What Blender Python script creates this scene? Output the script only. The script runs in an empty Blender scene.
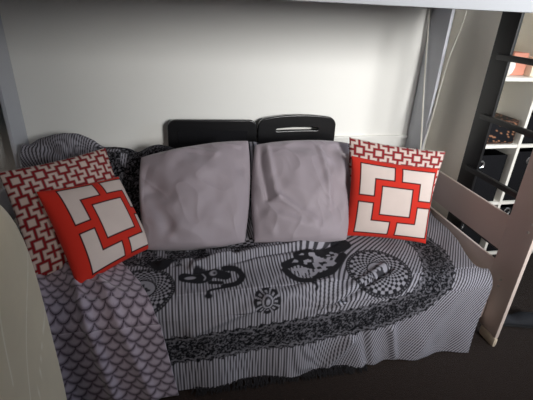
import bpy, bmesh, math, random
import numpy as np
from mathutils import Vector, Matrix
random.seed(4); rng = np.random.RandomState(7)
S = bpy.context.scene
COL = S.collection

# ------------------------------------------------------------------ helpers
def link(o, parent=None):
    COL.objects.link(o)
    if parent: o.parent = parent
    return o

def tag(o, label, cat, group=None, kind=None):
    o['label'] = label; o['category'] = cat
    if group: o['group'] = group
    if kind: o['kind'] = kind
    return o

def thing(name, label, cat, loc=(0, 0, 0), group=None):
    o = bpy.data.objects.new(name, None); o.empty_display_size = .05
    COL.objects.link(o); o.location = loc
    return tag(o, label, cat, group)

def finish(bm, name, m, parent=None, smooth=True, origin=None):
    bmesh.ops.recalc_face_normals(bm, faces=bm.faces[:])
    me = bpy.data.meshes.new(name); bm.to_mesh(me); bm.free()
    if smooth:
        for p in me.polygons: p.use_smooth = True
        me.set_sharp_from_angle(angle=math.radians(38))
    me.materials.append(m)
    o = bpy.data.objects.new(name, me); link(o)
    if parent:
        o.parent = parent; o.matrix_parent_inverse = Matrix.Translation(-Vector(parent.location))
    return o

def add_box(bm, x0, x1, y0, y1, z0, z1, bev=.003, seg=2):
    r = bmesh.ops.create_cube(bm, size=1)
    vs = r['verts']
    bmesh.ops.scale(bm, vec=(abs(x1-x0), abs(y1-y0), abs(z1-z0)), verts=vs)
    bmesh.ops.translate(bm, vec=((x0+x1)/2, (y0+y1)/2, (z0+z1)/2), verts=vs)
    if bev:
        es = list({e for v in vs for e in v.link_edges})
        bmesh.ops.bevel(bm, geom=es, offset=bev, segments=seg, affect='EDGES', profile=.6)

def box(name, m, parent, x0, x1, y0, y1, z0, z1, bev=.003, seg=2):
    bm = bmesh.new(); add_box(bm, x0, x1, y0, y1, z0, z1, bev, seg)
    return finish(bm, name, m, parent)

def add_tube(bm, pts, r, n=10, cap=True):
    pts = [Vector(p) for p in pts]
    rs = r if isinstance(r, (list, tuple)) else [r]*len(pts)
    rings = []; up = Vector((0.3, 0.2, 1)).normalized(); prev = None
    for i, p in enumerate(pts):
        t = (pts[min(i+1, len(pts)-1)] - pts[max(i-1, 0)]).normalized()
        a = prev if prev is not None else up
        a = (a - t*a.dot(t))
        if a.length < 1e-4: a = Vector((1, 0, 0)) - t*t.x
        a.normalize(); prev = a; b = t.cross(a)
        rings.append([bm.verts.new(p + (a*math.cos(2*math.pi*k/n) + b*math.sin(2*math.pi*k/n))*rs[i]) for k in range(n)])
    for q in range(len(rings)-1):
        for k in range(n):
            bm.faces.new((rings[q][k], rings[q][(k+1) % n], rings[q+1][(k+1) % n], rings[q+1][k]))
    if cap:
        bm.faces.new(rings[0][::-1]); bm.faces.new(rings[-1])

def smooth_path(pts, n=8):
    out = []; P = [Vector(p) for p in pts]
    for i in range(len(P)-1):
        p0, p1, p2, p3 = P[max(i-1, 0)], P[i], P[i+1], P[min(i+2, len(P)-1)]
        for k in range(n):
            t = k/n
            out.append(.5*((2*p1)+(p2-p0)*t+(2*p0-5*p1+4*p2-p3)*t*t+(3*p1-p0-3*p2+p3)*t**3))
    out.append(P[-1]); return out

def tube(name, m, parent, pts, r, n=10):
    bm = bmesh.new(); add_tube(bm, pts, r, n); return finish(bm, name, m, parent)

def np_mesh(name, V, F, m, parent=None, attrs=None, solid=0):
    me = bpy.data.meshes.new(name)
    V = np.asarray(V, np.float32); F = np.asarray(F, np.int32)
    me.vertices.add(len(V)); me.vertices.foreach_set('co', V.ravel())
    k = F.shape[1]
    me.loops.add(F.size); me.loops.foreach_set('vertex_index', F.ravel())
    me.polygons.add(len(F)); me.polygons.foreach_set('loop_start', np.arange(0, F.size, k, dtype=np.int32))
    me.polygons.foreach_set('loop_total', np.full(len(F), k, np.int32))
    me.polygons.foreach_set('use_smooth', np.ones(len(F), bool))
    me.update(calc_edges=True); me.validate()
    for a, arr in (attrs or {}).items():
        at = me.attributes.new(a, 'FLOAT', 'POINT'); at.data.foreach_set('value', np.asarray(arr, np.float32).ravel())
    me.materials.append(m)
    o = bpy.data.objects.new(name, me); link(o)
    if parent:
        o.parent = parent; o.matrix_parent_inverse = Matrix.Translation(-Vector(parent.location))
    if solid:
        md = o.modifiers.new('thick', 'SOLIDIFY'); md.thickness = solid; md.offset = 0
    return o

def grid_faces(nv, nu):
    a = np.arange(nv*nu).reshape(nv, nu)
    return np.stack([a[:-1, :-1], a[:-1, 1:], a[1:, 1:], a[1:, :-1]], -1).reshape(-1, 4)

def sstep(a, b, x):
    t = np.clip((x-a)/(b-a), 0, 1); return t*t*(3-2*t)

def vnoise(x, y, seed=0):
    tab = np.random.RandomState(seed).rand(256, 256)
    xi = np.floor(x).astype(int); yi = np.floor(y).astype(int)
    fx = x-xi; fy = y-yi; fx = fx*fx*(3-2*fx); fy = fy*fy*(3-2*fy)
    g = lambda i, j: tab[i % 256, j % 256]
    return (g(xi, yi)*(1-fx)+g(xi+1, yi)*fx)*(1-fy)+(g(xi, yi+1)*(1-fx)+g(xi+1, yi+1)*fx)*fy

def dist_poly(x, y, pts):
    d = np.full(np.shape(x), 9.)
    for (ax, ay), (bx, by) in zip(pts[:-1], pts[1:]):
        dx, dy = bx-ax, by-ay; L = dx*dx+dy*dy+1e-12
        t = np.clip(((x-ax)*dx+(y-ay)*dy)/L, 0, 1)
        d = np.minimum(d, np.hypot(x-ax-t*dx, y-ay-t*dy))
    return d

# ------------------------------------------------------------------ materials
def lin(c):
    return tuple(((v/255)/12.92 if v/255 <= .04045 else ((v/255+.055)/1.055)**2.4) for v in c)+(1,)

def mat(name, rgb, rough=.6, bump=0, scale=60, var=.06, spec=.4, metal=0, coat=0, sheen=0, var_scale=4):
    m = bpy.data.materials.new(name); m.use_nodes = True
    nt = m.node_tree; b = nt.nodes['Principled BSDF']
    b.inputs['Roughness'].default_value = rough; b.inputs['Metallic'].default_value = metal
    b.inputs['Specular IOR Level'].default_value = spec
    b.inputs['Coat Weight'].default_value = coat; b.inputs['Sheen Weight'].default_value = sheen
    c = lin(rgb)
    tc = nt.nodes.new('ShaderNodeTexCoord')
    nz = nt.nodes.new('ShaderNodeTexNoise'); nz.inputs['Scale'].default_value = var_scale; nz.inputs['Detail'].default_value = 4
    nt.links.new(tc.outputs['Object'], nz.inputs['Vector'])
    mx = nt.nodes.new('ShaderNodeMix'); mx.data_type = 'RGBA'
    mx.inputs[6].default_value = tuple(v*(1-var) for v in c[:3])+(1,)
    mx.inputs[7].default_value = tuple(min(1, v*(1+var)) for v in c[:3])+(1,)
    nt.links.new(nz.outputs['Fac'], mx.inputs[0]); nt.links.new(mx.outputs[2], b.inputs['Base Color'])
    if bump:
        n2 = nt.nodes.new('ShaderNodeTexNoise'); n2.inputs['Scale'].default_value = scale; n2.inputs['Detail'].default_value = 5
        nt.links.new(tc.outputs['Object'], n2.inputs['Vector'])
        bp = nt.nodes.new('ShaderNodeBump'); bp.inputs['Strength'].default_value = bump; bp.inputs['Distance'].default_value = .004
        nt.links.new(n2.outputs['Fac'], bp.inputs['Height']); nt.links.new(bp.outputs['Normal'], b.inputs['Normal'])
    return m

def pat_mat(name, layers, base, rough=.85, sheen=.2, weave=.25, wscale=350, spec=.2):
    """woven cloth: base colour, then each (attribute, colour) printed over it"""
    m = bpy.data.materials.new(name); m.use_nodes = True
    nt = m.node_tree; b = nt.nodes['Principled BSDF']
    b.inputs['Roughness'].default_value = rough; b.inputs['Sheen Weight'].default_value = sheen
    b.inputs['Specular IOR Level'].default_value = spec
    tc = nt.nodes.new('ShaderNodeTexCoord')
    nz = nt.nodes.new('ShaderNodeTexNoise'); nz.inputs['Scale'].default_value = 14; nz.inputs['Detail'].default_value = 3
    nt.links.new(tc.outputs['Object'], nz.inputs['Vector'])
    mx = nt.nodes.new('ShaderNodeMix'); mx.data_type = 'RGBA'; c = lin(base)
    mx.inputs[6].default_value = tuple(v*.92 for v in c[:3])+(1,); mx.inputs[7].default_value = tuple(min(1, v*1.06) for v in c[:3])+(1,)
    nt.links.new(nz.outputs['Fac'], mx.inputs[0]); cur = mx.outputs[2]
    for an, rgb in layers:
        at = nt.nodes.new('ShaderNodeAttribute'); at.attribute_name = an
        m2 = nt.nodes.new('ShaderNodeMix'); m2.data_type = 'RGBA'; m2.inputs[7].default_value = lin(rgb)
        nt.links.new(at.outputs['Fac'], m2.inputs[0]); nt.links.new(cur, m2.inputs[6]); cur = m2.outputs[2]
    nt.links.new(cur, b.inputs['Base Color'])
    n2 = nt.nodes.new('ShaderNodeTexNoise'); n2.inputs['Scale'].default_value = wscale; n2.inputs['Detail'].default_value = 2
    nt.links.new(tc.outputs['Object'], n2.inputs['Vector'])
    bp = nt.nodes.new('ShaderNodeBump'); bp.inputs['Strength'].default_value = weave; bp.inputs['Distance'].default_value = .002
    nt.links.new(n2.outputs['Fac'], bp.inputs['Height']); nt.links.new(bp.outputs['Normal'], b.inputs['Normal'])
    return m

M = dict(
    wall=mat('white_wall_paint', (232, 231, 226), .75, .08, 180, .02),
    greywall=mat('grey_wall_paint', (150, 146, 140), .8, .06, 150, .03),
    teal=mat('dark_teal_paint', (58, 84, 98), .7, .06, 150, .05),
    ceil=mat('ceiling_paint', (225, 224, 220), .85, .06, 120, .02),
    carpet=mat('dark_brown_carpet', (36, 25, 20), .97, 1.0, 260, .45, .1, sheen=.1, var_scale=70),
    bed_white=mat('white_bed_paint', (198, 200, 207), .45, .03, 40, .02),
    bed_rail=mat('dimmed_white_bed_paint', (172, 175, 180), .5, .03, 40, .02),  # the bed's own white, darkened to stand for weaker light on the guard rails
    bed_shaded=mat('shaded_white_bed_paint', (206, 190, 182), .5, .04, 45, .04),  # same white paint with the shade of the right end mixed into it
    foot=mat('pale_wood', (206, 192, 172), .6, .1, 60, .12, var_scale=25),
    bolt=mat('bolt_steel', (190, 186, 180), .35, metal=.8),
    mattress=mat('mattress_ticking', (150, 148, 152), .9, .2, 120),
    grey=mat('grey_satin_cotton', (148, 139, 146), .65, .1, 300, .03, .3, sheen=.15),
    chair=mat('black_lacquer', (16, 16, 18), .28, .02, 30, .1, .5),
    ladder=mat('black_ladder_paint', (20, 19, 20), .45, .03, 60, .1, .4),
    shelf=mat('white_laminate', (233, 230, 222), .45, .02, 50, .02),
    shelf_side=mat('shaded_white_laminate', (232, 226, 214), .5, .02, 50, .02),  # white laminate tinted for the shade on the left side panel
    blackbox=mat('black_storage_fabric', (18, 18, 21), .9, .4, 200, .15, .15),
    chrome=mat('chrome_ring', (205, 205, 205), .25, metal=.9),
    cable=mat('white_cable_pvc', (222, 219, 208), .5),
    shoe=mat('navy_shoe_fabric', (30, 32, 38), .8, .3, 150, .15),
    sole=mat('black_rubber', (14, 15, 18), .8),
    pink=mat('terracotta_card', (205, 140, 120), .8, .1, 60, .1),
    cream=mat('cream_card', (236, 224, 204), .8, .1, 60, .04),
    cloth_white=mat('white_cotton', (238, 232, 226), .9, .4, 90, .05),
    stem=mat('dried_flower', (235, 225, 205), .9, .2, 90, .1),
    vase=mat('vase_glaze', (214, 198, 176), .35, .05, 30, .06),
    fringe=mat('black_fringe_cotton', (24, 22, 25), .95),
    glass=mat('window_frame_paint', (235, 235, 232), .5),
)
M['spread'] = pat_mat('striped_bedspread_cotton', [('ink', (14, 14, 18))], (150, 148, 157), .95, .03, spec=.08)
M['throw'] = pat_mat('scale_print_fleece', [('shade', (98, 84, 98)), ('ink', (50, 38, 50))], (178, 166, 180), .6, .35, .3, 250)
M['red'] = pat_mat('red_block_print', [('red', (192, 44, 31)), ('line', (50, 18, 22))], (202, 188, 182), .85, .05)
M['lattice'] = pat_mat('lattice_print', [('red', (126, 22, 30)), ('line', (60, 16, 24))], (196, 178, 170), .85, .05)
M['armchair'] = pat_mat('cream_leaf_upholstery', [('leaf', (250, 242, 224))], (232, 220, 194), .85, .2)
M['sequin'] = pat_mat('sequinned_black', [('spark', (170, 120, 90))], (16, 16, 20), .5, 0, .6, 120)

# ------------------------------------------------------------------ setting
XL, XR, YF, YB, ZC = -1.25, 2.75, -1.5, 2.06, 2.35
def struct(o):
    o['kind'] = 'structure'; return o
struct(box('floor', M['carpet'], None, XL-.1, XR+.1, YF-.1, YB+.1, -.1, 0, 0))
struct(box('ceiling', M['ceil'], None, XL-.1, XR+.1, YF-.1, YB+.1, ZC, ZC+.1, 0))
struct(box('wall_back', M['wall'], None, XL-.1, XR+.1, YB, YB+.1, 0, ZC, 0))
struct(box('wall_left', M['teal'], None, XL-.1, XL, YF, YB, 0, ZC, 0))
RY0_, RY1_, RZ0_, RZ1_ = .1, 1.1, 1.0, 2.0
bm = bmesh.new()
for a in ((YF, RY0_, 0, ZC), (RY1_, YB, 0, ZC), (RY0_, RY1_, 0, RZ0_), (RY0_, RY1_, RZ1_, ZC)):
    add_box(bm, XR, XR+.1, a[0], a[1], a[2], a[3], 0)
struct(finish(bm, 'wall_right', M['greywall'], None, False))
bm = bmesh.new()
for a in ((RY0_, RY1_, RZ0_, RZ0_+.04), (RY0_, RY1_, RZ1_-.04, RZ1_), (RY0_, RY0_+.04, RZ0_, RZ1_), (RY1_-.04, RY1_, RZ0_, RZ1_)):
    add_box(bm, XR+.03, XR+.08, a[0], a[1], a[2], a[3], .003)
struct(finish(bm, 'added_side_window', M['glass'], None))  # unseen opening added to carry the cool side fill
WX0, WX1, WZ0, WZ1 = 1.2, 2.1, 1.25, 2.1
bm = bmesh.new()
for a in ((XL, WX0, 0, ZC), (WX1, XR, 0, ZC), (WX0, WX1, 0, WZ0), (WX0, WX1, WZ1, ZC)):
    add_box(bm, a[0], a[1], YF-.1, YF, a[2], a[3], 0)
struct(finish(bm, 'wall_front', M['greywall'], None, False))
bm = bmesh.new()
for a in ((WX0, WX1, WZ0, WZ0+.04), (WX0, WX1, WZ1-.04, WZ1), (WX0, WX0+.04, WZ0, WZ1), (WX1-.04, WX1, WZ0, WZ1)):
    add_box(bm, a[0], a[1], YF-.08, YF-.03, a[2], a[3], .003)
struct(finish(bm, 'window_1', M['glass'], None))
# slim ledge along the back wall behind the bed
struct(box('trim_1', M['wall'], None, .82, 1.279, YB-.016, YB+.002, .648, .664, .004))

# ------------------------------------------------------------------ bunk bed
X0, X1, TH = -.735, 1.28, .017           # inner faces of the two ends, plank thickness
FY0, FY1, RY0, RY1 = 1.07, 1.205, 1.89, 2.058
bed = thing('bunk_bed', 'pale painted wooden bunk bed with plank posts and railed ends against the wall', 'bed', (.27, 1.57, 0))
T, Wm = M['bed_shaded'], M['bed_white']
def plank(name, side, y0, y1, m):
    xa, xb = (X0-TH, X0) if side < 0 else (X1, X1+TH)
    return box(name, m, bed, xa, xb, y0, y1, .05 if y0 < 1.5 else .0, 1.78, .003)
pf = plank('post', 1, FY0, FY1, T); plank('post', 1, RY0, RY1, Wm)
plank('post', -1, FY0, FY1, Wm); plank('post', -1, RY0, RY1, Wm)
for s in (-1, 1):
    xa, xb = (X0-TH+.002, X0-.002) if s < 0 else (X1+.002, X1+TH-.002)
    m = T if s > 0 else Wm
    for z0, z1 in ((.42, .577), (.19, .368), (1.34, 1.5), (1.6, 1.72)):
        box('end_rail', m if z0 < 1 else Wm, bed, xa, xb, FY1, RY0, z0, z1, .004)
    box('foot', M['foot'], bed, xa-.004, xb+.004, FY0-.004, FY1-.045, 0, .05, .012)
box('guard_rail', M['bed_rail'], bed, X0, X1, 1.064, 1.088, 1.317, 1.50, .004)
box('guard_rail', M['bed_rail'], bed, X0, X1, 1.064, 1.088, 1.60, 1.72, .004)
box('guard_rail', M['bed_rail'], bed, X0, X1, 2.035, 2.058, 1.35, 1.50, .004)
box('side_rail', T, bed, X0, X1, 1.165, 1.188, .085, .170, .004)
box('side_rail', Wm, bed, X0, X1, 1.892, 1.915, .14, .60, .004)
box('bunk_base', Wm, bed, X0+.003, X1-.003, 1.09, 2.03, 1.345, 1.365, .003)
bm = bmesh.new()
for k in range(11):
    x = X0+.1+k*.18; add_box(bm, x, x+.08, 1.189, 1.89, .155, .172, .003)
finish(bm, 'slat_base', M['foot'], bed)
# bolt heads on the inner face of the front right post
for y, z in ((1.095, .60), (1.098, .565), (1.14, .31), (1.14, .278)):
    bm = bmesh.new()
    r = bmesh.ops.create_cone(bm, cap_ends=True, segments=14, radius1=.0052, radius2=.004, depth=.006)
    bmesh.ops.rotate(bm, cent=(0, 0, 0), matrix=Matrix.Rotation(math.pi/2, 3, 'Y'), verts=r['verts'])
    bmesh.ops.translate(bm, vec=(X1-.0025, y, z), verts=r['verts'])
    finish(bm, 'bolt', M['bolt'], pf)

mt = box('mattress', M['mattress'], None, X0+.015, X1-.10, 1.145, 1.87, .173, .365, .045, 5)
tag(mt, 'single mattress on the lower bunk under the striped bedspread', 'mattress')

# ------------------------------------------------------------------ bedspread
def profile(zt, off=0.0):
    """(y, z) line of the cloth: hem, front, mattress top, over the back rail"""
    P = [(1.062-off, .008), (1.074-off, .16), (1.083-off, .315)]
    for k in range(1, 9):
        a = math.pi/2*k/9; P.append((1.083-off+(.07+off)*(1-math.cos(a)), .315+(.07+off)*math.sin(a)))
    P += [(1.155, .387+off), (1.30, .392+off), (1.45, .394+off), (1.60, .394+off), (1.70, .397+off), (1.765, .45+off), (1.80, .53), (1.83, zt-.09), (1.862, zt-.02), (1.895, zt), (1.925, zt-.02), (1.937, zt-.08), (1.94, zt-.2)]
    P = np.array([tuple(v)[:2] for v in smooth_path([(p[0], p[1], 0) for p in P], 10)])
    return P

def resample(P, n, v0=0, v1=None):
    s = np.concatenate([[0], np.cumsum(np.hypot(*np.diff(P, axis=0).T))])
    v = np.linspace(v0, v1 if v1 else s[-1], n)
    return np.stack([np.interp(v, s, P[:, 0]), np.interp(v, s, P[:, 1])], -1), v

def ztop(x):
    z = .700+.016*sstep(-.36, -.44, x)-.03*sstep(.80, 1.0, x)
    return z+.016*(vnoise(x*9+3, x*0+2, 5)-.5)*2

def ink_bedspread(x, v):
    ink = np.zeros_like(x)
    # stripes, turning round the right hand corner
    s = x-.62*(v-.2)*sstep(.28, .95, x)+.006*(vnoise(x*6, v*6, 9)-.5)+.05*(vnoise(x*7, v*9, 10)-.5)*sstep(-.15, -.3, x)*sstep(1.0, 1.1, v)
    s = s-.14*np.maximum(0, x-.45)
    st = .5+.5*np.cos(2*math.pi*s/.0108)
    ink = sstep(.42, .72, st)*.88
    def put(mask, val):
        nonlocal ink
        ink = ink*(1-mask)+val*mask
    def ell(cx, cv, a, b, rot=0, soft=.004):
        c, sn = math.cos(rot), math.sin(rot)
        dx, dv = (x-cx)*c+(v-cv)*sn, -(x-cx)*sn+(v-cv)*c
        r = np.hypot(dx/a, dv/b); return 1-sstep(1-soft/a, 1+soft/a, r)
    lace = np.clip(sstep(.55, .78, vnoise(x*190, v*190, 21))*.7+sstep(.6, .8, vnoise(x*270+9, v*270, 22))*.45, 0, 1)
    black = 1-.45*lace
    # border band with scalloped edges
    band = [(-.8, .17), (-.30, .18), (-.09, .186), (.22, .195), (.50, .218), (.74, .243), (.87, .292), (.945, .37), (.99, .46), (1.015, .56), (1.00, .66), (.95, .75), (.80, .83), (.752, .92), (.745, 1.5)]
    d = dist_poly(x, v, band)
    ang = s*0+x*1.0+v*1.0
    d = d+.010*np.abs(np.sin(math.pi*ang/.046))
    put(1-sstep(.066, .071, d), black)
    put((sstep(.048, .052, d)-sstep(.055, .058, d))*.5, .35)
    # second band running behind the left cushions and along the back
    for pl in ([(-.22, .86), (-.19, 1.0), (-.2, 1.5)], [(-.7, .74), (-.42, .76), (-.22, .80)], [(-.7, 1.14), (-.2, 1.13), (.3, 1.12), (.75, 1.13)]):
        dd = dist_poly(x, v, pl)+.006*np.abs(np.sin(math.pi*ang/.036))
        put(1-sstep(.064, .069, dd), black)
    # checkered medallions
    for cx, cv, R in ((.728, .455, .129), (-.165, .462, .112)):
        r = np.hypot(x-cx, (v-cv)*.98); th = np.arctan2(v-cv, x-cx)
        put(1-sstep(R-.002, R+.002, r), .96)
        rr = np.log(np.maximum(r, .01)/.045)/math.log(R*.88/.045)*7
        ck = sstep(-.2, .2, np.sin(th*21)*np.sin(math.pi*rr))
        ring = sstep(.046, .049, r)*(1-sstep(R*.86, R*.885, r))
        put(ring, .97-.80*ck)
        dots = sstep(.2, .6, np.sin(th*60))*sstep(R*.905, R*.92, r)*(1-sstep(R*.955, R*.97, r))
        put(dots*.5, .2)
        put(1-sstep(.040, .043, r), .16)
        dk = sstep(.5, .6, vnoise((x-cx)*95+5, (v-cv)*95, 31))*(1-sstep(.026, .032, r))
        put(dk, .9)
    # flower rosette
    r = np.hypot(x-.264, (v-.358)*.95); th = np.arctan2(v-.358, x-.264)
    c8 = np.cos(th*8); lobe = .040+.010*np.sqrt(np.abs(np.cos(th*4)))
    put(1-sstep(lobe-.001, lobe+.003, r), .96)
    put(sstep(.55, .75, c8)*sstep(.023, .026, r)*(1-sstep(.036, .039, r)), .15)
    put((1-sstep(-.92, -.72, c8))*sstep(.020, .023, r)*(1-sstep(.046, .05, r)), .2)
    put(1-sstep(.002, .004, np.abs(r-.017)), .15); put(1-sstep(.007, .009, r), .2)
    # curled figures
    def stroke(pts, w, val=.97):
        P = [tuple(q)[:2] for q in smooth_path([(a, b, 0) for a, b in pts], 8)]
        put(1-sstep(w-.003, w+.002, dist_poly(x, v, P)), val)
    def holes(cx, cv, a, b, seed, rot=0, sc=62):
        put(ell(cx, cv, a, b, rot)*sstep(.56, .64, vnoise(x*sc+7, v*sc, seed)), .12)
    stroke([(-.02, .505), (.03, .49), (.06, .50)], .024)
    stroke([(.03, .525), (.09, .515), (.13, .50)], .022)
    stroke([(.13, .535), (.175, .525), (.19, .485), (.165, .45), (.12, .445)], .013)
    stroke([(.15, .44), (.10, .435), (.065, .425), (.058, .405)], .006)
    put(ell(.06, .398, .014, .010), .97)
    stroke([(.07, .47), (.11, .465)], .010)
    put(ell(.0, .50, .020, .008), .2); put(ell(.085, .518, .013, .012), .15); put(ell(.09, .518, .006, .006), .95)
    stroke([(.045, .52), (.055, .50), (.05, .485)], .003, .12)
    stroke([(.36, .50), (.375, .46), (.41, .435), (.45, .43)], .016)
    stroke([(.37, .53), (.42, .545), (.47, .52), (.53, .515)], .022)
    stroke([(.44, .575), (.50, .59), (.57, .60), (.64, .63)], .030)
    stroke([(.41, .435), (.44, .41), (.455, .395), (.45, .385)], .006)
    stroke([(.47, .45), (.53, .47), (.58, .52), (.62, .57)], .018)
    put(ell(.64, .645, .045, .045), .97)
    holes(.50, .545, .12, .06, 41, .4); holes(.43, .48, .05, .03, 42)
    # dense printed patch behind the front cushion
    def patch(cx, cv, a, b, seed, rot=0):
        nz = sstep(.30, .42, vnoise(x*26+seed, v*26, seed))
        put(ell(cx, cv, a, b, rot, .012)*nz, 1-.5*lace)
    patch(-.10, .650, .19, .080, 51, -.1); patch(.08, .66, .17, .06, 52); patch(.30, .70, .17, .04, 53); patch(.52, .70, .16, .045, 54, .1)
    patch(-.22, 1.28, .20, .22, 57); patch(-.2, 1.1, .2, .12, 58); patch(-.55, 1.02, .25, .12, 55); patch(-.5, .9, .25, .06, 56)
    stroke([(-.13, .61), (-.11, .58), (-.08, .60)], .022)
    ck = np.sign(np.sin(math.pi*(x-.24)/.016)*np.sin(math.pi*(v-.71)/.016))
    put(ell(.225, .715, .085, .030), .5+.45*ck)
    return np.clip(ink, 0, 1)

def spread_disp(x, v):
    """height of folds above the mattress (metres)"""
    d = np.zeros_like(x)
    for (ax, av, bx, bv, w, h) in ((.02, .555, .62, .68, .018, .020), (.02, .53, .62, .655, .010, -.006), (.49, .30, .80, .46, .010, -.012), (.47, .32, .78, .48, .016, .007), (.0, .262, .26, .365, .02, .010), (.26, .365, .52, .42, .018, .008),
                                   (.1, .55, .5, .60, .03, .010), (.98, .05, 1.12, .36, .04, .006), (.52, .02, .60, .14, .02, .014), (.70, .0, .66, .16, .02, -.010),
                                   (.85, .02, .80, .16, .018, .010), (.2, .62, .68, .75, .02, .013), (-.1, .60, .15, .58, .02, .012)):
        d += 1.5*h*np.exp(-(dist_poly(x, v, [(ax, av), (bx, bv)])/w)**2)
    d += .010*(vnoise(x*7, v*7, 61)-.5)+.005*(vnoise(x*19, v*15, 62)-.5)
    # rumpled heap at the back left
    hp = sstep(-.12, -.3, x)*sstep(.95, 1.08, v)
    d += hp*(.060*(vnoise(x*10+v*5, v*12, 63)-.4)+.028*(vnoise(x*20+v*8, v*24, 64)-.5)+.012*(1-np.abs(2*vnoise(x*9-v*6+4, v*5+x*4, 66)-1))**3)
    hp2 = sstep(.95, 1.08, v)*sstep(.6, .75, x)
    d += hp2*(.02*(vnoise(x*12, v*12, 65)-.4))
    d += .012*np.sin(x*21)*sstep(.30, .0, v)*sstep(-.2, .2, x)
    return d

def cloth_points(xs, n, v0, v1, off, disp, xmap=None):
    A, v = resample(profile(.60, off), n, v0, v1)
    B, _ = resample(profile(.76, off), n, v0, v1)
    X, Vv = np.meshgrid(xs, v)
    t = np.clip((ztop(X)-.60)/.16, -.2, 1.2)
    Y = A[:, 0][:, None]*(1-t)+B[:, 0][:, None]*t
    Z = A[:, 1][:, None]*(1-t)+B[:, 1][:, None]*t
    dy = np.gradient(Y, axis=0); dz = np.gradient(Z, axis=0); L = np.hypot(dy, dz)+1e-9
    D = disp(X, Vv)
    Y = Y-dz/L*D; Z = Z+dy/L*D
    Xw = xmap(X, Vv) if xmap else X
    return Xw, Y, Z, X, Vv

xs = np.linspace(-.70, 1.255, 640)
def xm(X, V):
    edge = 1.148+.040*sstep(0, .40, V)+.065*sstep(.42, .75, V)
    k = sstep(.55, 1.255, X)
    return X-(1.255-edge)*k
PL = 1.42
Xw, Y, Z, X, V = cloth_points(xs, 470, 0, PL, 0, spread_disp, xm)
e_ = sstep(1.19, 1.255, X); Z = np.maximum(Z-.07*e_**2*sstep(.40, .46, V)*sstep(1.0, .8, V), .005)
sp = np_mesh('bedspread', np.stack([Xw, Y, Z], -1).reshape(-1, 3), grid_faces(*X.shape), M['spread'], None, {'ink': ink_bedspread(Xw, V)}, .003)
tag(sp, 'grey and black striped printed bedspread with round medallions draped over the lower bunk', 'bedspread')
# tangled fringe along the hem
bm = bmesh.new()
for k in range(260):
    x = .0+.68*k/260+random.uniform(-.01, .01)
    a = random.uniform(-.9, .9); L = random.uniform(.010, .024)
    y0 = 1.058-.01*random.random()
    add_tube(bm, [(x, y0+.012, .018), (x+a*L*.3, y0-.004, .010), (x+a*L*.8, y0-L*.6, .006+.006*random.random()), (x+a*L, y0-L, .004)], [.0024, .0022, .002, .0012], 5)
fr = finish(bm, 'fringe', M['fringe'], sp); fr['kind'] = 'stuff'; fr['label'] = 'black tangled fringe along the hem'

# ------------------------------------------------------------------ fleece throw over the front left
def throw_disp(x, v):
    d = .008*(vnoise(x*8, v*6, 71)-.4)
    for pts, w, h in (([(-.34, .62), (-.30, .40), (-.27, .0)], .018, .020), ([(-.22, .60), (-.20, .4), (-.15, .0)], .02, .012), ([(-.47, .60), (-.44, .3), (-.42, .0)], .022, .016), ([(-.28, .52), (-.16, .45)], .02, .010)):
        d += h*np.exp(-(dist_poly(x, v, pts)/w)**2)
    return d+.004
def throw_x(X, V):
    r = np.interp(V, [0, .315, .40, .50, .60, .7], [-.062, -.104, -.132, -.175, -.235, -.29])
    return -.67+(X+.67)/(.61)*(r+.67)
xs2 = np.linspace(-.67, -.06, 210)
A, Y2, Z2, X2, V2 = cloth_points(xs2, 230, .0, .70, .014, throw_disp)
Xt = throw_x(X2, V2)
w_, h_ = .050, .030
def scale_ink(x, v):
    u = x+.012*np.sin(v*9)
    best = np.full(x.shape, 9.)
    k0 = np.floor(v/h_)
    for k in (k0, k0-1, k0+1):
        p = (u/w_+.5*(k % 2)) % 1-.5
        best = np.minimum(best, np.abs(v-k*h_-h_*(1-np.sqrt(np.maximum(0, 1-(2*p)**2)))**.85)*(.55+.45*(1-np.abs(2*p)**2)))
    return best, (v/h_) % 1
b_, f_ = scale_ink(X2, V2)
Z2 = np.maximum(Z2, .006)
tw = np_mesh('throw_blanket', np.stack([Xt, Y2, Z2], -1).reshape(-1, 3), grid_faces(*X2.shape), M['throw'], None,
             {'ink': (1-sstep(.0010, .0028, b_)), 'shade': .7*(1-sstep(.003, .013, b_))+.12*vnoise(X2*40, V2*40, 77)}, .006)
tag(tw, 'grey purple fleece throw with dark fish scale print hanging over the bed front', 'blanket')

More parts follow.
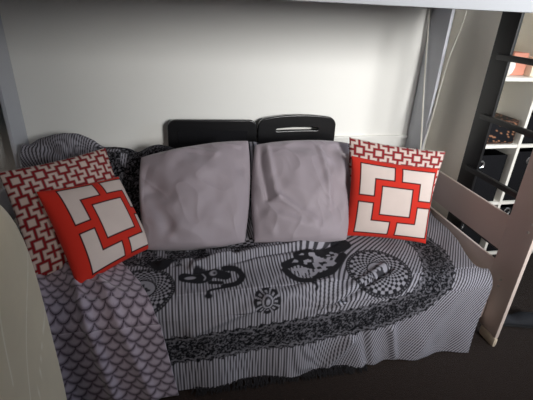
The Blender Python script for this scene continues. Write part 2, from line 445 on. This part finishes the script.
# ------------------------------------------------------------------ cushions
def cushion(name, m, corners, T, N=150, concave=.09, pat=None, wr=None, sag=0, back=.75, rnd=0):
    TL, TR, BR, BL = [np.array(c, float) for c in corners]
    s = np.linspace(-1, 1, N); s = np.sign(s)*(1-(1-np.abs(s))**1.25)
    Sx, Tt = np.meshgrid(s, s)                       # t=+1 top
    a = Sx*(1-concave*(1-Tt**2)*Sx**2); b = Tt*(1-concave*(1-Sx**2)*Tt**2)
    a, b = a*np.sqrt(1-rnd*b**2), b*np.sqrt(1-rnd*a**2)
    u, w = (a+1)/2, (b+1)/2
    base = ((BL[None, None]*(1-u[..., None])+BR*u[..., None])*(1-w[..., None])+(TL*(1-u[..., None])+TR*u[..., None])*w[..., None])
    n = np.cross(BR-BL+TR-TL, TL-BL+TR-BR); n /= np.linalg.norm(n)
    h = T*np.clip((1-Sx**2)*(1-Tt**2), 0, 1)**.42*(1-.16*Tt*(1-Sx**2)*sag)
    wv = wr(Sx, Tt) if wr else 0
    edge = np.clip((1-Sx**2)*(1-Tt**2)*6, 0, 1)
    F_ = base+n*(h+wv*edge)[..., None]
    B_ = base-n*(h*back)[..., None]
    idx = np.arange(N*N).reshape(N, N)
    bi = idx.copy(); inner = np.zeros((N, N), bool); inner[1:-1, 1:-1] = True
    bi[inner] = N*N+np.arange(inner.sum())
    Vt = np.concatenate([F_.reshape(-1, 3), B_[inner]])
    q = lambda a: np.stack([a[:-1, :-1], a[:-1, 1:], a[1:, 1:], a[1:, :-1]], -1).reshape(-1, 4)
    Fc = np.concatenate([q(idx), q(bi)[:, ::-1]])
    at = {}
    if pat:
        for k, arr in pat((Sx+1)/2, (Tt+1)/2).items():
            at[k] = np.concatenate([arr.ravel(), arr[inner]])
    return np_mesh(name, Vt, Fc, m, None, at)

def block_print(cx=.53, cy=.50, o=.43, ox0=None, ox1=None, k=1):
    def f(u, w):
        dx, dy = u-cx, w-cy
        mx = np.maximum(np.abs(dx), np.abs(dy)); mn = np.minimum(np.abs(dx), np.abs(dy))
        inn = .172*k-mx
        L = np.minimum(np.minimum(o-mx, mx-.262*k), mn-.046*k)
        sd = np.maximum(inn, L)                      # >0 on the white parts
        if ox0 is not None: sd = np.minimum(sd, np.minimum(u-ox0, ox1-u))
        return {'red': 1-sstep(-.004, .004, sd), 'line': 1-sstep(.004, .011, np.abs(sd+.004))}
    return f

def lattice_print(nx, ny, ox=0, oy=0):
    def f(u, w):
        p, q = (u*nx+ox) % 1-.5, (w*ny+oy) % 1-.5
        mx = np.maximum(np.abs(p), np.abs(q)); mn = np.minimum(np.abs(p), np.abs(q))
        d = np.minimum(np.abs(mx-.23)-.055, np.maximum(mn-.05, .23-mx))
        L = np.where((mx > .37), np.maximum(.452-mx, .20-mn), 9)
        d = np.minimum(d, L)
        return {'red': 1-sstep(-.012, .02, d), 'line': (1-sstep(.0, .03, np.abs(d-.01)))*.6}
    return f

def grey_wrinkle(seed, lines):
    def f(s, t):
        d = .022*(vnoise(s*2.4+9, t*2.4+9, seed)-.5)+.007*(vnoise(s*6+20, t*5+20, seed+1)-.5)
        q = s*.8+t*.6+.5*vnoise(s*2+5, t*2+5, seed+2)
        d += .0045*(1-np.abs(2*vnoise(q*4.5+30, (s*.6-t*.8)*1.6+30, seed+3)-1))**3
        for (a, b, c, e, w, h) in lines:
            d += h*np.exp(-(dist_poly(s, t, [(a, b), (c, e)])/w)**2)
        return d
    return f

o = cushion('grey_cushion', M['grey'], [(-.200, 1.715, .700), (.304, 1.73, .768), (.244, 1.414, .392), (-.180, 1.412, .392)], .084, 150, .0, rnd=.13,
            wr=grey_wrinkle(81, [(-.95, .55, -.5, .0, .16, -.022), (-.8, .1, -.5, -.6, .14, -.016), (-.2, .95, .35, .7, .07, .012), (.5, .95, .8, .85, .05, .010), (-.8, .2, -.3, -.2, .10, -.008), (-.4, .9, .1, .3, .12, .007), (.5, .95, .9, .2, .10, -.007), (-.9, -.4, -.1, -.7, .12, .008), (.2, -.5, .9, -.85, .12, .006)]), sag=1)
tag(o, 'plain grey square cushion left of centre, in front of the flat-topped chair back', 'cushion', 'plain grey cushions')
o = cushion('grey_cushion', M['grey'], [(.302, 1.72, .748), (.785, 1.73, .745), (.685, 1.376, .392), (.257, 1.412, .390)], .086, 150, .0, rnd=.13,
            wr=grey_wrinkle(91, [(-.93, .95, -.72, -.2, .06, -.020), (-.78, .9, -.55, -.2, .06, .014), (-.5, -.2, .2, -.65, .07, .010), (.3, .8, .5, -.4, .06, .010), (-.6, .2, -.1, -.4, .12, -.008), (-.3, .8, .3, .75, .10, -.006), (.75, .6, .85, -.6, .09, .009), (.55, .7, .6, -.4, .10, -.006), (-.7, -.5, .3, -.8, .10, .010)]), sag=1)
tag(o, 'plain grey square cushion right of centre, in front of the chair with the handle slot', 'cushion', 'plain grey cushions')
o = cushion('patterned_cushion', M['red'], [(.712, 1.54, .735), (1.080, 1.445, .700), (1.012, 1.315, .402), (.677, 1.426, .402)], .062, 190, .05, pat=block_print(.535, .50, .43), sag=.6, back=.55)
tag(o, 'orange red cushion with a complete cream block pattern, sitting upright at the right end', 'cushion', 'red and cream cushions')
o = cushion('patterned_cushion', M['lattice'], [(.728, 1.625, .792), (1.148, 1.512, .752), (1.085, 1.435, .405), (.705, 1.52, .405)], .05, 230, .05, pat=lattice_print(5, 5, .0, .12))
tag(o, 'white cushion with small red lattice print, behind the upright cushion at the right end', 'cushion', 'red and cream cushions')
o = cushion('patterned_cushion', M['red'], [(-.512, 1.40, .685), (-.272, 1.625, .640), (-.143, 1.440, .402), (-.377, 1.199, .402)], .062, 190, .05, pat=block_print(.615, .50, .45, .15, .985, 1.1), sag=.6)
tag(o, 'bright red cushion with cropped cream block pattern, tilted at the left end', 'cushion', 'red and cream cushions')
o = cushion('patterned_cushion', M['lattice'], [(-.648, 1.47, .735), (-.326, 1.72, .735), (-.20, 1.52, .405), (-.530, 1.258, .405)], .055, 230, .05, pat=lattice_print(5, 5, .05, .12))
tag(o, 'white cushion with dark red lattice print, behind the tilted cushion at the left end', 'cushion', 'red and cream cushions')

# ------------------------------------------------------------------ folding chairs behind the bed
def outline(w, h, r, arch=0, n=8):
    """rounded top panel outline in (x, z), z from 0 up to h"""
    P = []
    for cx, cz, a0 in ((w/2-r, h-r, 0), (-w/2+r, h-r, 90), (-w/2+.02, .02, 180), (w/2-.02, .02, 270)):
        rr = r if a0 < 180 else .02
        for k in range(n+1):
            a = math.radians(a0+90*k/n); P.append([cx+rr*math.cos(a), cz+rr*math.sin(a)])
        if a0 == 0 and arch:
            for k in range(1, 12): P.append([(w/2-r)*(1-2*k/12), h])
    for p in P: p[1] += arch*(1-(2*p[0]/w)**2)*max(0, min(1, p[1]/h))
    return P

def panel_with_hole(name, m, parent, outer, hole, th, x, y, z, rot=0, tilt=0):
    cu = bpy.data.curves.new(name, 'CURVE'); cu.dimensions = '2D'; cu.fill_mode = 'BOTH'
    cu.extrude = th/2-.005; cu.bevel_depth = .005; cu.bevel_resolution = 3
    for loop in ([outer]+([hole] if hole else [])):
        s = cu.splines.new('POLY'); s.points.add(len(loop)-1); s.use_cyclic_u = True
        for p, q in zip(s.points, loop): p.co = (q[0], q[1], 0, 1)
    t = bpy.data.objects.new('tmp', cu); COL.objects.link(t)
    dg = bpy.context.evaluated_depsgraph_get()
    me = bpy.data.meshes.new_from_object(t.evaluated_get(dg)); bpy.data.objects.remove(t)
    me.transform(Matrix.Translation((x, y, z)) @ Matrix.Rotation(tilt, 4, 'X') @ Matrix.Rotation(rot, 4, 'Y') @ Matrix.Rotation(math.pi/2, 4, 'X'))
    me.materials.clear(); me.materials.append(m)
    for p in me.polygons: p.use_smooth = True
    me.set_sharp_from_angle(angle=math.radians(40))
    o = bpy.data.objects.new(name, me); link(o)
    o.parent = parent; o.matrix_parent_inverse = Matrix.Translation(-Vector(parent.location))
    return o

def folding_chair(cx, w, top, rot, arch, slot, label):
    t = thing('folding_chair', label, 'chair', (cx, 2.0, 0), 'black folding chairs')
    h = .30
    hole = None
    if slot:
        hole = []
        hw = w*.27
        up = [(-hw+2*hw*k/14, h-.055+arch*(1-(2*(-hw+2*hw*k/14)/w)**2)*.95) for k in range(15)]
        lo = [(x_, z_-.022-.004*(1-(x_/hw)**2)) for x_, z_ in up]
        hole = up+[(hw+.012, up[-1][1]-.012)]+lo[::-1]+[(-hw-.012, up[0][1]-.012)]
    panel_with_hole('backrest', M['chair'], t, outline(w, h, .035, arch), hole, .022, cx, 2.005, top-h-arch, rot)
    # raised rim
    P = outline(w-.03, h, .028, arch)[:]
    pts = [(cx+a*math.cos(rot)+0*b, 1.992, top-h-arch+b*1.0-.013-a*math.sin(rot)) for a, b in P if b > .05]
    if not slot:
        bm = bmesh.new(); add_box(bm, cx-w*.40, cx+w*.40, 1.992, 1.996, top-.115, top-.050, .0015)
        bmesh.ops.rotate(bm, cent=(cx, 2, top-.15), matrix=Matrix.Rotation(rot, 3, 'Y'), verts=bm.verts[:])
        finish(bm, 'inset_panel', M['blackbox'], t)
    for s in (-1, 1):
        x = cx+s*(w/2-.03)
        tube('leg', M['chair'], t, [(x, 2.022, top-.12), (x, 2.022, .3), (x, 2.02, .012)], .010, 12)
        tube('leg', M['chair'], t, [(x-s*.03, 1.975, .50), (x-s*.03, 1.975, .012)], .009, 12)
    box('seat', M['chair'], t, cx-w/2+.045, cx+w/2-.045, 1.985, 2.008, .10, .44, .008, 3)
    return t
folding_chair(.148, .442, .772, .012, .0, False, 'black chair back with flat top edge behind the left plain cushion')
folding_chair(.597, .416, .796, -.012, .022, True, 'black chair back with arched top and handle slot against the white wall')

# ------------------------------------------------------------------ cables by the rear post
A = smooth_path([(1.262, 2.05, 1.33), (1.262, 2.034, 1.277), (1.270, 2.015, 1.134), (1.270, 1.977, .988), (1.270, 1.928, .813), (1.270, 1.882, .643), (1.27, 1.88, .55)])
c = tube('cable', M['cable'], None, [(p.x-.003, p.y, p.z) for p in A], .0042, 8)
tag(c, 'white cable hanging down the side face of the right rear post', 'cable', 'white cables')
B = smooth_path([(1.345, 1.872, 1.40), (1.340, 1.87, 1.285), (1.319, 1.87, 1.172), (1.306, 1.872, 1.083), (1.295, 1.876, .864), (1.283, 1.874, .691), (1.276, 1.872, .60)])
c = tube('cable', M['cable'], None, B, .0036, 8)
tag(c, 'thin white cable curving in front of the right rear post edge', 'cable', 'white cables')

# ------------------------------------------------------------------ ladder
LX0, LX1 = 1.36, 1.374
lad = thing('ladder', 'black wooden ladder standing upright beyond the right end of the bed', 'ladder', (1.37, 1.4, 0))
box('ladder_rail', M['ladder'], lad, LX0, LX1, 1.540, 1.652, 0, 1.85, .003)
box('ladder_rail', M['ladder'], lad, LX0, LX1, 1.150, 1.255, 0, 1.85, .003)
for z in (.13, .39, .645, .90, 1.16, 1.42, 1.68):
    box('rung', M['ladder'], lad, LX0-.014, LX0+.006, 1.16, 1.602, z-.022, z+.002, .004)

# ------------------------------------------------------------------ cube shelf
SY0, SY1 = 1.69, 2.045
sh = thing('cube_shelf', 'white cube shelf unit behind the black ladder, holding boxes', 'shelf', (1.9, 1.9, 0))
cols = (1.405, 1.697, 2.037, 2.377); zs = (.03, .366, .696, 1.031, 1.372)
for i, x in enumerate(cols):
    box('side_panel' if i in (0, 3) else 'divider', M['shelf_side'] if i == 0 else M['shelf'], sh, x, x+.018, SY0, SY1, 0.012, 1.39, .002)
for i in range(3):
    for j, z in enumerate(zs):
        box('shelf_board', M['shelf'], sh, cols[i]+.018, cols[i+1], SY0+.001, SY1, z, z+.018, .002)
bk = box('back_panel', M['shelf'], sh, cols[0]+.018, cols[-1], SY1-.008, SY1-.002, .018, 1.372, 0)

def cube_box(ci, ri, h, label, ring=True, x_in=.03, m='blackbox', y0=.012):
    x0, x1 = cols[ci]+.018+x_in*.4, cols[ci+1]-x_in; z0 = zs[ri]+.019
    t = thing('storage_box', label, 'box', ((x0+x1)/2, SY0+.12, z0), 'black storage boxes on the cube shelf')
    bm = bmesh.new()
    add_box(bm, x0, x1, SY0+y0, SY0+y0+.006, z0, z0+h, .002); add_box(bm, x0, x1, SY1-.03, SY1-.024, z0, z0+h, .002)
    add_box(bm, x0, x0+.006, SY0+y0, SY1-.024, z0, z0+h, .002); add_box(bm, x1-.006, x1, SY0+y0, SY1-.024, z0, z0+h, .002)
    add_box(bm, x0, x1, SY0+y0, SY1-.024, z0, z0+.006, .001)
    finish(bm, 'body', M[m], t)
    if ring:
        rx, rz = ring
        bm = bmesh.new(); n = 24
        pts = [(rx+.017*math.cos(2*math.pi*k/n), SY0+y0-.003, rz+.017*math.sin(2*math.pi*k/n)) for k in range(n+1)]
        add_tube(bm, pts, .0055, 8, False); finish(bm, 'ring_handle', M['chrome'], t)
    return t
cube_box(0, 1, .27, 'black fabric box with chrome ring, left column of the cube shelf behind the ladder', (1.516, .607))
cube_box(1, 1, .285, 'black fabric box with chrome ring right of the shelf divider, middle row', (1.811, .621))
cube_box(0, 0, .29, 'black fabric box low in the left column of the cube shelf, near the floor', (1.50, .24))
cube_box(1, 0, .29, 'black fabric box with ring right of the shelf divider, lowest row', (1.776, .318))
# short sequinned basket
x0, x1, z0 = 1.50, 1.675, .715
g = lambda a, b: np.linspace(a, b, 60)
bm = bmesh.new(); add_box(bm, x0, x1, SY0+.01, SY0+.2, z0, z0+.125, .012, 3)
bmesh.ops.subdivide_edges(bm, edges=bm.edges[:], cuts=14, use_grid_fill=True)
bk_ = finish(bm, 'basket', M['sequin'])
co = np.array([v.co[:] for v in bk_.data.vertices])
at = bk_.data.attributes.new('spark', 'FLOAT', 'POINT'); at.data.foreach_set('value', (np.random.RandomState(3).rand(len(co)) > .86).astype(np.float32)*.8)
tag(bk_, 'low black basket with copper and grey speckles on the white cube shelf', 'basket')
cube_box(1, 2, .15, 'low plain black box beside the speckled basket, right of the divider', False)

# items in the top row
def soft_box(name, m, x0, x1, y0, y1, z0, z1, bev):
    return box(name, m, None, x0, x1, y0, y1, z0, z1, bev, 3)
o = soft_box('box', M['pink'], 1.575, 1.66, 1.755, 1.855, 1.050, 1.155, .006); tag(o, 'terracotta pink box in the top row of the cube shelf', 'box')
o = soft_box('box', M['cream'], 1.664, 1.696, 1.72, 1.85, 1.050, 1.14, .004); tag(o, 'cream box at the right of the top shelf row beside the pink box', 'box')
# folded white cloth: lumpy
N = 40; U, Vv = np.meshgrid(np.linspace(0, 2*math.pi, N), np.linspace(0.001, math.pi-.001, N))
R_ = 1+.22*(vnoise(U*1.6+3, Vv*2.2, 15)-.5)
bx = np.stack([1.547+.030*R_*np.sin(Vv)*np.cos(U), 1.745+.035*R_*np.sin(Vv)*np.sin(U), 1.0895+.038*R_*np.cos(Vv)], -1)
bx[..., 2] = np.maximum(bx[..., 2], 1.050)
o = np_mesh('cloth', bx.reshape(-1, 3), grid_faces(N, N), M['cloth_white']); tag(o, 'crumpled white cloth at the left of the top shelf row', 'cloth')
# dried flowers in a small vase behind
vs = thing('vase', 'small beige vase holding dried pale flowers on the top shelf row', 'vase', (1.654, 1.90, 1.050))
bm = bmesh.new(); prof = [(.0, 0), (.022, 0), (.032, .03), (.03, .06), (.016, .085), (.018, .10)]
rings = [[bm.verts.new((1.654+r*math.cos(2*math.pi*k/20), 1.90+r*math.sin(2*math.pi*k/20), 1.050+z)) for k in range(20)] for r, z in prof[1:]]
for a, b in zip(rings[:-1], rings[1:]):
    for k in range(20): bm.faces.new((a[k], a[(k+1) % 20], b[(k+1) % 20], b[k]))
bm.faces.new(rings[0][::-1]); finish(bm, 'body', M['vase'], vs)
fl = thing('dried_flowers', 'wispy pale dried flowers rising behind the pink box', 'flowers', (1.654, 1.90, 1.07))
for k in range(22):
    a = random.uniform(0, 6.28); s = random.uniform(.005, .026); zt = random.uniform(1.16, 1.235)
    e = (1.654+s*math.cos(a), 1.90+.6*s*math.sin(a), zt)
    bm = bmesh.new()
    add_tube(bm, smooth_path([(1.654, 1.90, 1.07), (1.654+.3*s*math.cos(a), 1.90+.2*s*math.sin(a), 1.15), e], 4), .0013, 5)
    for j in range(9):
        q = Vector(e)+Vector((random.uniform(-.014, .014), random.uniform(-.012, .012), random.uniform(-.045, .012)))
        bmesh.ops.create_icosphere(bm, subdivisions=1, radius=random.uniform(.004, .008), matrix=Matrix.Translation(q))
    finish(bm, 'stem', M['stem'], fl)

# ------------------------------------------------------------------ slipper on the floor
st = thing('slipper', 'dark navy slipper on the carpet beyond the front right post', 'shoe', (1.50, 1.18, 0))
def shoe_mesh(sc, z0, z1, rise):
    N, K = 28, 20; Vt = []
    for i in range(N):
        t = i/(N-1); xx = -.11+.22*t
        wd = .036*(1-(abs(2*t-1))**3.2)**.5*(1+.18*math.cos(2*math.pi*(t-.8)))+.0015
        hh = z1*(rise(t))
        for k in range(K):
            a = 2*math.pi*k/K
            Vt.append((xx*sc, wd*math.cos(a)*sc, z0+max(0, math.sin(a))*hh-max(0, -math.sin(a))*.006))
    return np.array(Vt), N, K
Rm = Matrix.Rotation(math.radians(-8), 3, 'Z')
def put_shoe(name, m, sc, z0, z1, rise):
    Vt, N, K = shoe_mesh(sc, z0, z1, rise)
    Vt = np.array([tuple(Rm @ Vector(v)+Vector((1.495, 1.185, 0))) for v in Vt])
    F = [(i*K+k, i*K+(k+1) % K, (i+1)*K+(k+1) % K, (i+1)*K+k) for i in range(N-1) for k in range(K)]
    np_mesh(name, Vt, F, m, st)
put_shoe('sole', M['sole'], 1.04, .010, .012, lambda t: 1)
put_shoe('upper', M['shoe'], 1.0, .020, .036, lambda t: .9-.35*math.exp(-((t-.42)/.13)**2)+.15*t)

# ------------------------------------------------------------------ cream armchair, seen from behind on the near left
ac = thing('armchair', 'cream upholstered armchair back with pale leaf lines at the near left', 'chair', (-.62, .48, 0))
def super_panel(name, x0, x1, yc, hy, z0, z1, r, par, pat=True):
    """upholstered slab: rounded outline in y-z, soft bulging faces"""
    n, mrad = (420 if pat else 80), 60
    ang = np.linspace(0, 2*math.pi, n, endpoint=False); e = 2/4.2
    cy, cz = np.sign(np.cos(ang))*np.abs(np.cos(ang))**e, np.sign(np.sin(ang))*np.abs(np.sin(ang))**e
    zc, hz = (z0+z1)/2, (z1-z0)/2
    ph = np.linspace(0, math.pi, mrad)                # from +x pole to -x pole
    K_ = 150 if pat else 30
    rr = np.sin(ph)**.45; xx = np.sign(np.cos(ph))*np.abs(np.cos(ph))**.9
    # resample so that faces carry enough points for the print
    rr = np.concatenate([np.linspace(.001, .86, K_), rr[(rr > .86)], np.linspace(.86, .001, K_)])
    k1 = int((np.sin(ph)**.45 > .86).sum())
    xh = (1-np.clip(rr, 0, 1)**7)**.5
    sgn = np.ones(len(rr)); sgn[K_+k1//2:] = -1
    yy = yc+hy*rr[:, None]*cy[None]; zz = zc+hz*rr[:, None]*cz[None]
    xm_ = (x0+x1)/2+(x1-x0)/2*(sgn*xh)[:, None]+0*yy
    Vt = np.stack([xm_, yy, zz], -1).reshape(-1, 3); R = len(rr)
    a = np.arange(R*n).reshape(R, n); b = np.roll(a, -1, 1)
    F = np.stack([a[:-1], a[1:], b[1:], b[:-1]], -1).reshape(-1, 4)
    Y_, Z_ = Vt[:, 1], Vt[:, 2]; leaf = np.zeros(len(Vt))
    for pts in ([(.80, .86), (.70, .80), (.62, .70), (.57, .56)], [(.82, .70), (.70, .66), (.60, .56), (.54, .42)], [(.66, .95), (.58, .84), (.55, .70)], [(.3, .9), (.2, .7), (.25, .5)], [(.44, .8), (.3, .7), (.2, .5)]):
        q = [tuple(w)[:2] for w in smooth_path([(p, s, 0) for p, s in pts], 8)]
        leaf = np.maximum(leaf, 1-sstep(.0010, .0028, dist_poly(Y_, Z_, q)))
    return np_mesh(name, Vt, F, M['armchair'], par, {'leaf': leaf*(1 if pat else 0)})
super_panel('backrest', -.45, -.305, .46, .365, .16, 1.02, .2, ac)
sx = super_panel('seat', -1.02, -.44, .46, .30, .22, .46, .1, ac, False)
for y in (.16, .76):
    super_panel('armrest', -1.0, -.43, y, .06, .20, .60, .05, ac, False)
for x in (-.95, -.40):
    for y in (.22, .70):
        tube('leg', M['foot'], ac, [(x, y, .0), (x, y, .25)], [.014, .022], 14)

# ------------------------------------------------------------------ light
w = bpy.data.worlds.new('daylight'); S.world = w; w.use_nodes = True
w.node_tree.nodes['Background'].inputs[0].default_value = (.75, .86, 1, 1); w.node_tree.nodes['Background'].inputs[1].default_value = 1.0
def area(name, loc, target, sx, sy, power, col):
    l = bpy.data.lights.new(name, 'AREA'); l.shape = 'RECTANGLE'; l.size = sx; l.size_y = sy; l.energy = power; l.color = col
    o = bpy.data.objects.new(name, l); link(o); o.location = loc
    l.spread = math.radians(59)
    o.rotation_euler = (Vector(target)-Vector(loc)).to_track_quat('-Z', 'Z').to_euler()
    return o
area('window_daylight', ((WX0+WX1)/2, YF-.02, (WZ0+WZ1)/2), ((WX0+WX1)/2-.56, 2, .85), WX1-WX0-.1, WZ1-WZ0-.1, 18, (1, .99, .975))

area('cool_side_fill', (XR+.02, .6, 1.5), (1.0, 1.3, .5), .9, .9, 3, (.72, .86, 1))  # cool fill added from the right to tint the floor and far left
area('warm_fill', (-.25, -.35, 2.28), (.1, 1.0, .3), .35, .35, 5, (1, .84, .74)).data.spread = math.radians(150)  # warm fill added above the camera to lift the near left; no fixture
# ------------------------------------------------------------------ camera
cam = bpy.data.cameras.new('camera'); cam.lens = 400.27*36/533; cam.sensor_width = 36; cam.clip_start = .02
co_ = bpy.data.objects.new('camera', cam); link(co_)
yaw, pitch, roll = math.radians(12.567), math.radians(25.708), math.radians(2.726)
fwd = Vector((math.sin(yaw)*math.cos(pitch), math.cos(yaw)*math.cos(pitch), -math.sin(pitch)))
r0 = Vector((math.cos(yaw), -math.sin(yaw), 0)); u0 = r0.cross(fwd)
r1 = r0*math.cos(roll)+u0*math.sin(roll); u1 = u0*math.cos(roll)-r0*math.sin(roll)
mw = Matrix((r1, u1, -fwd)).transposed().to_4x4(); mw.translation = (0, 0, 1.3)
co_.matrix_world = mw
S.camera = co_
S.view_settings.view_transform = 'Standard'; S.view_settings.look = 'None'; S.view_settings.gamma = 1
S.view_settings.use_curve_mapping = False; S.view_settings.exposure = 0.0
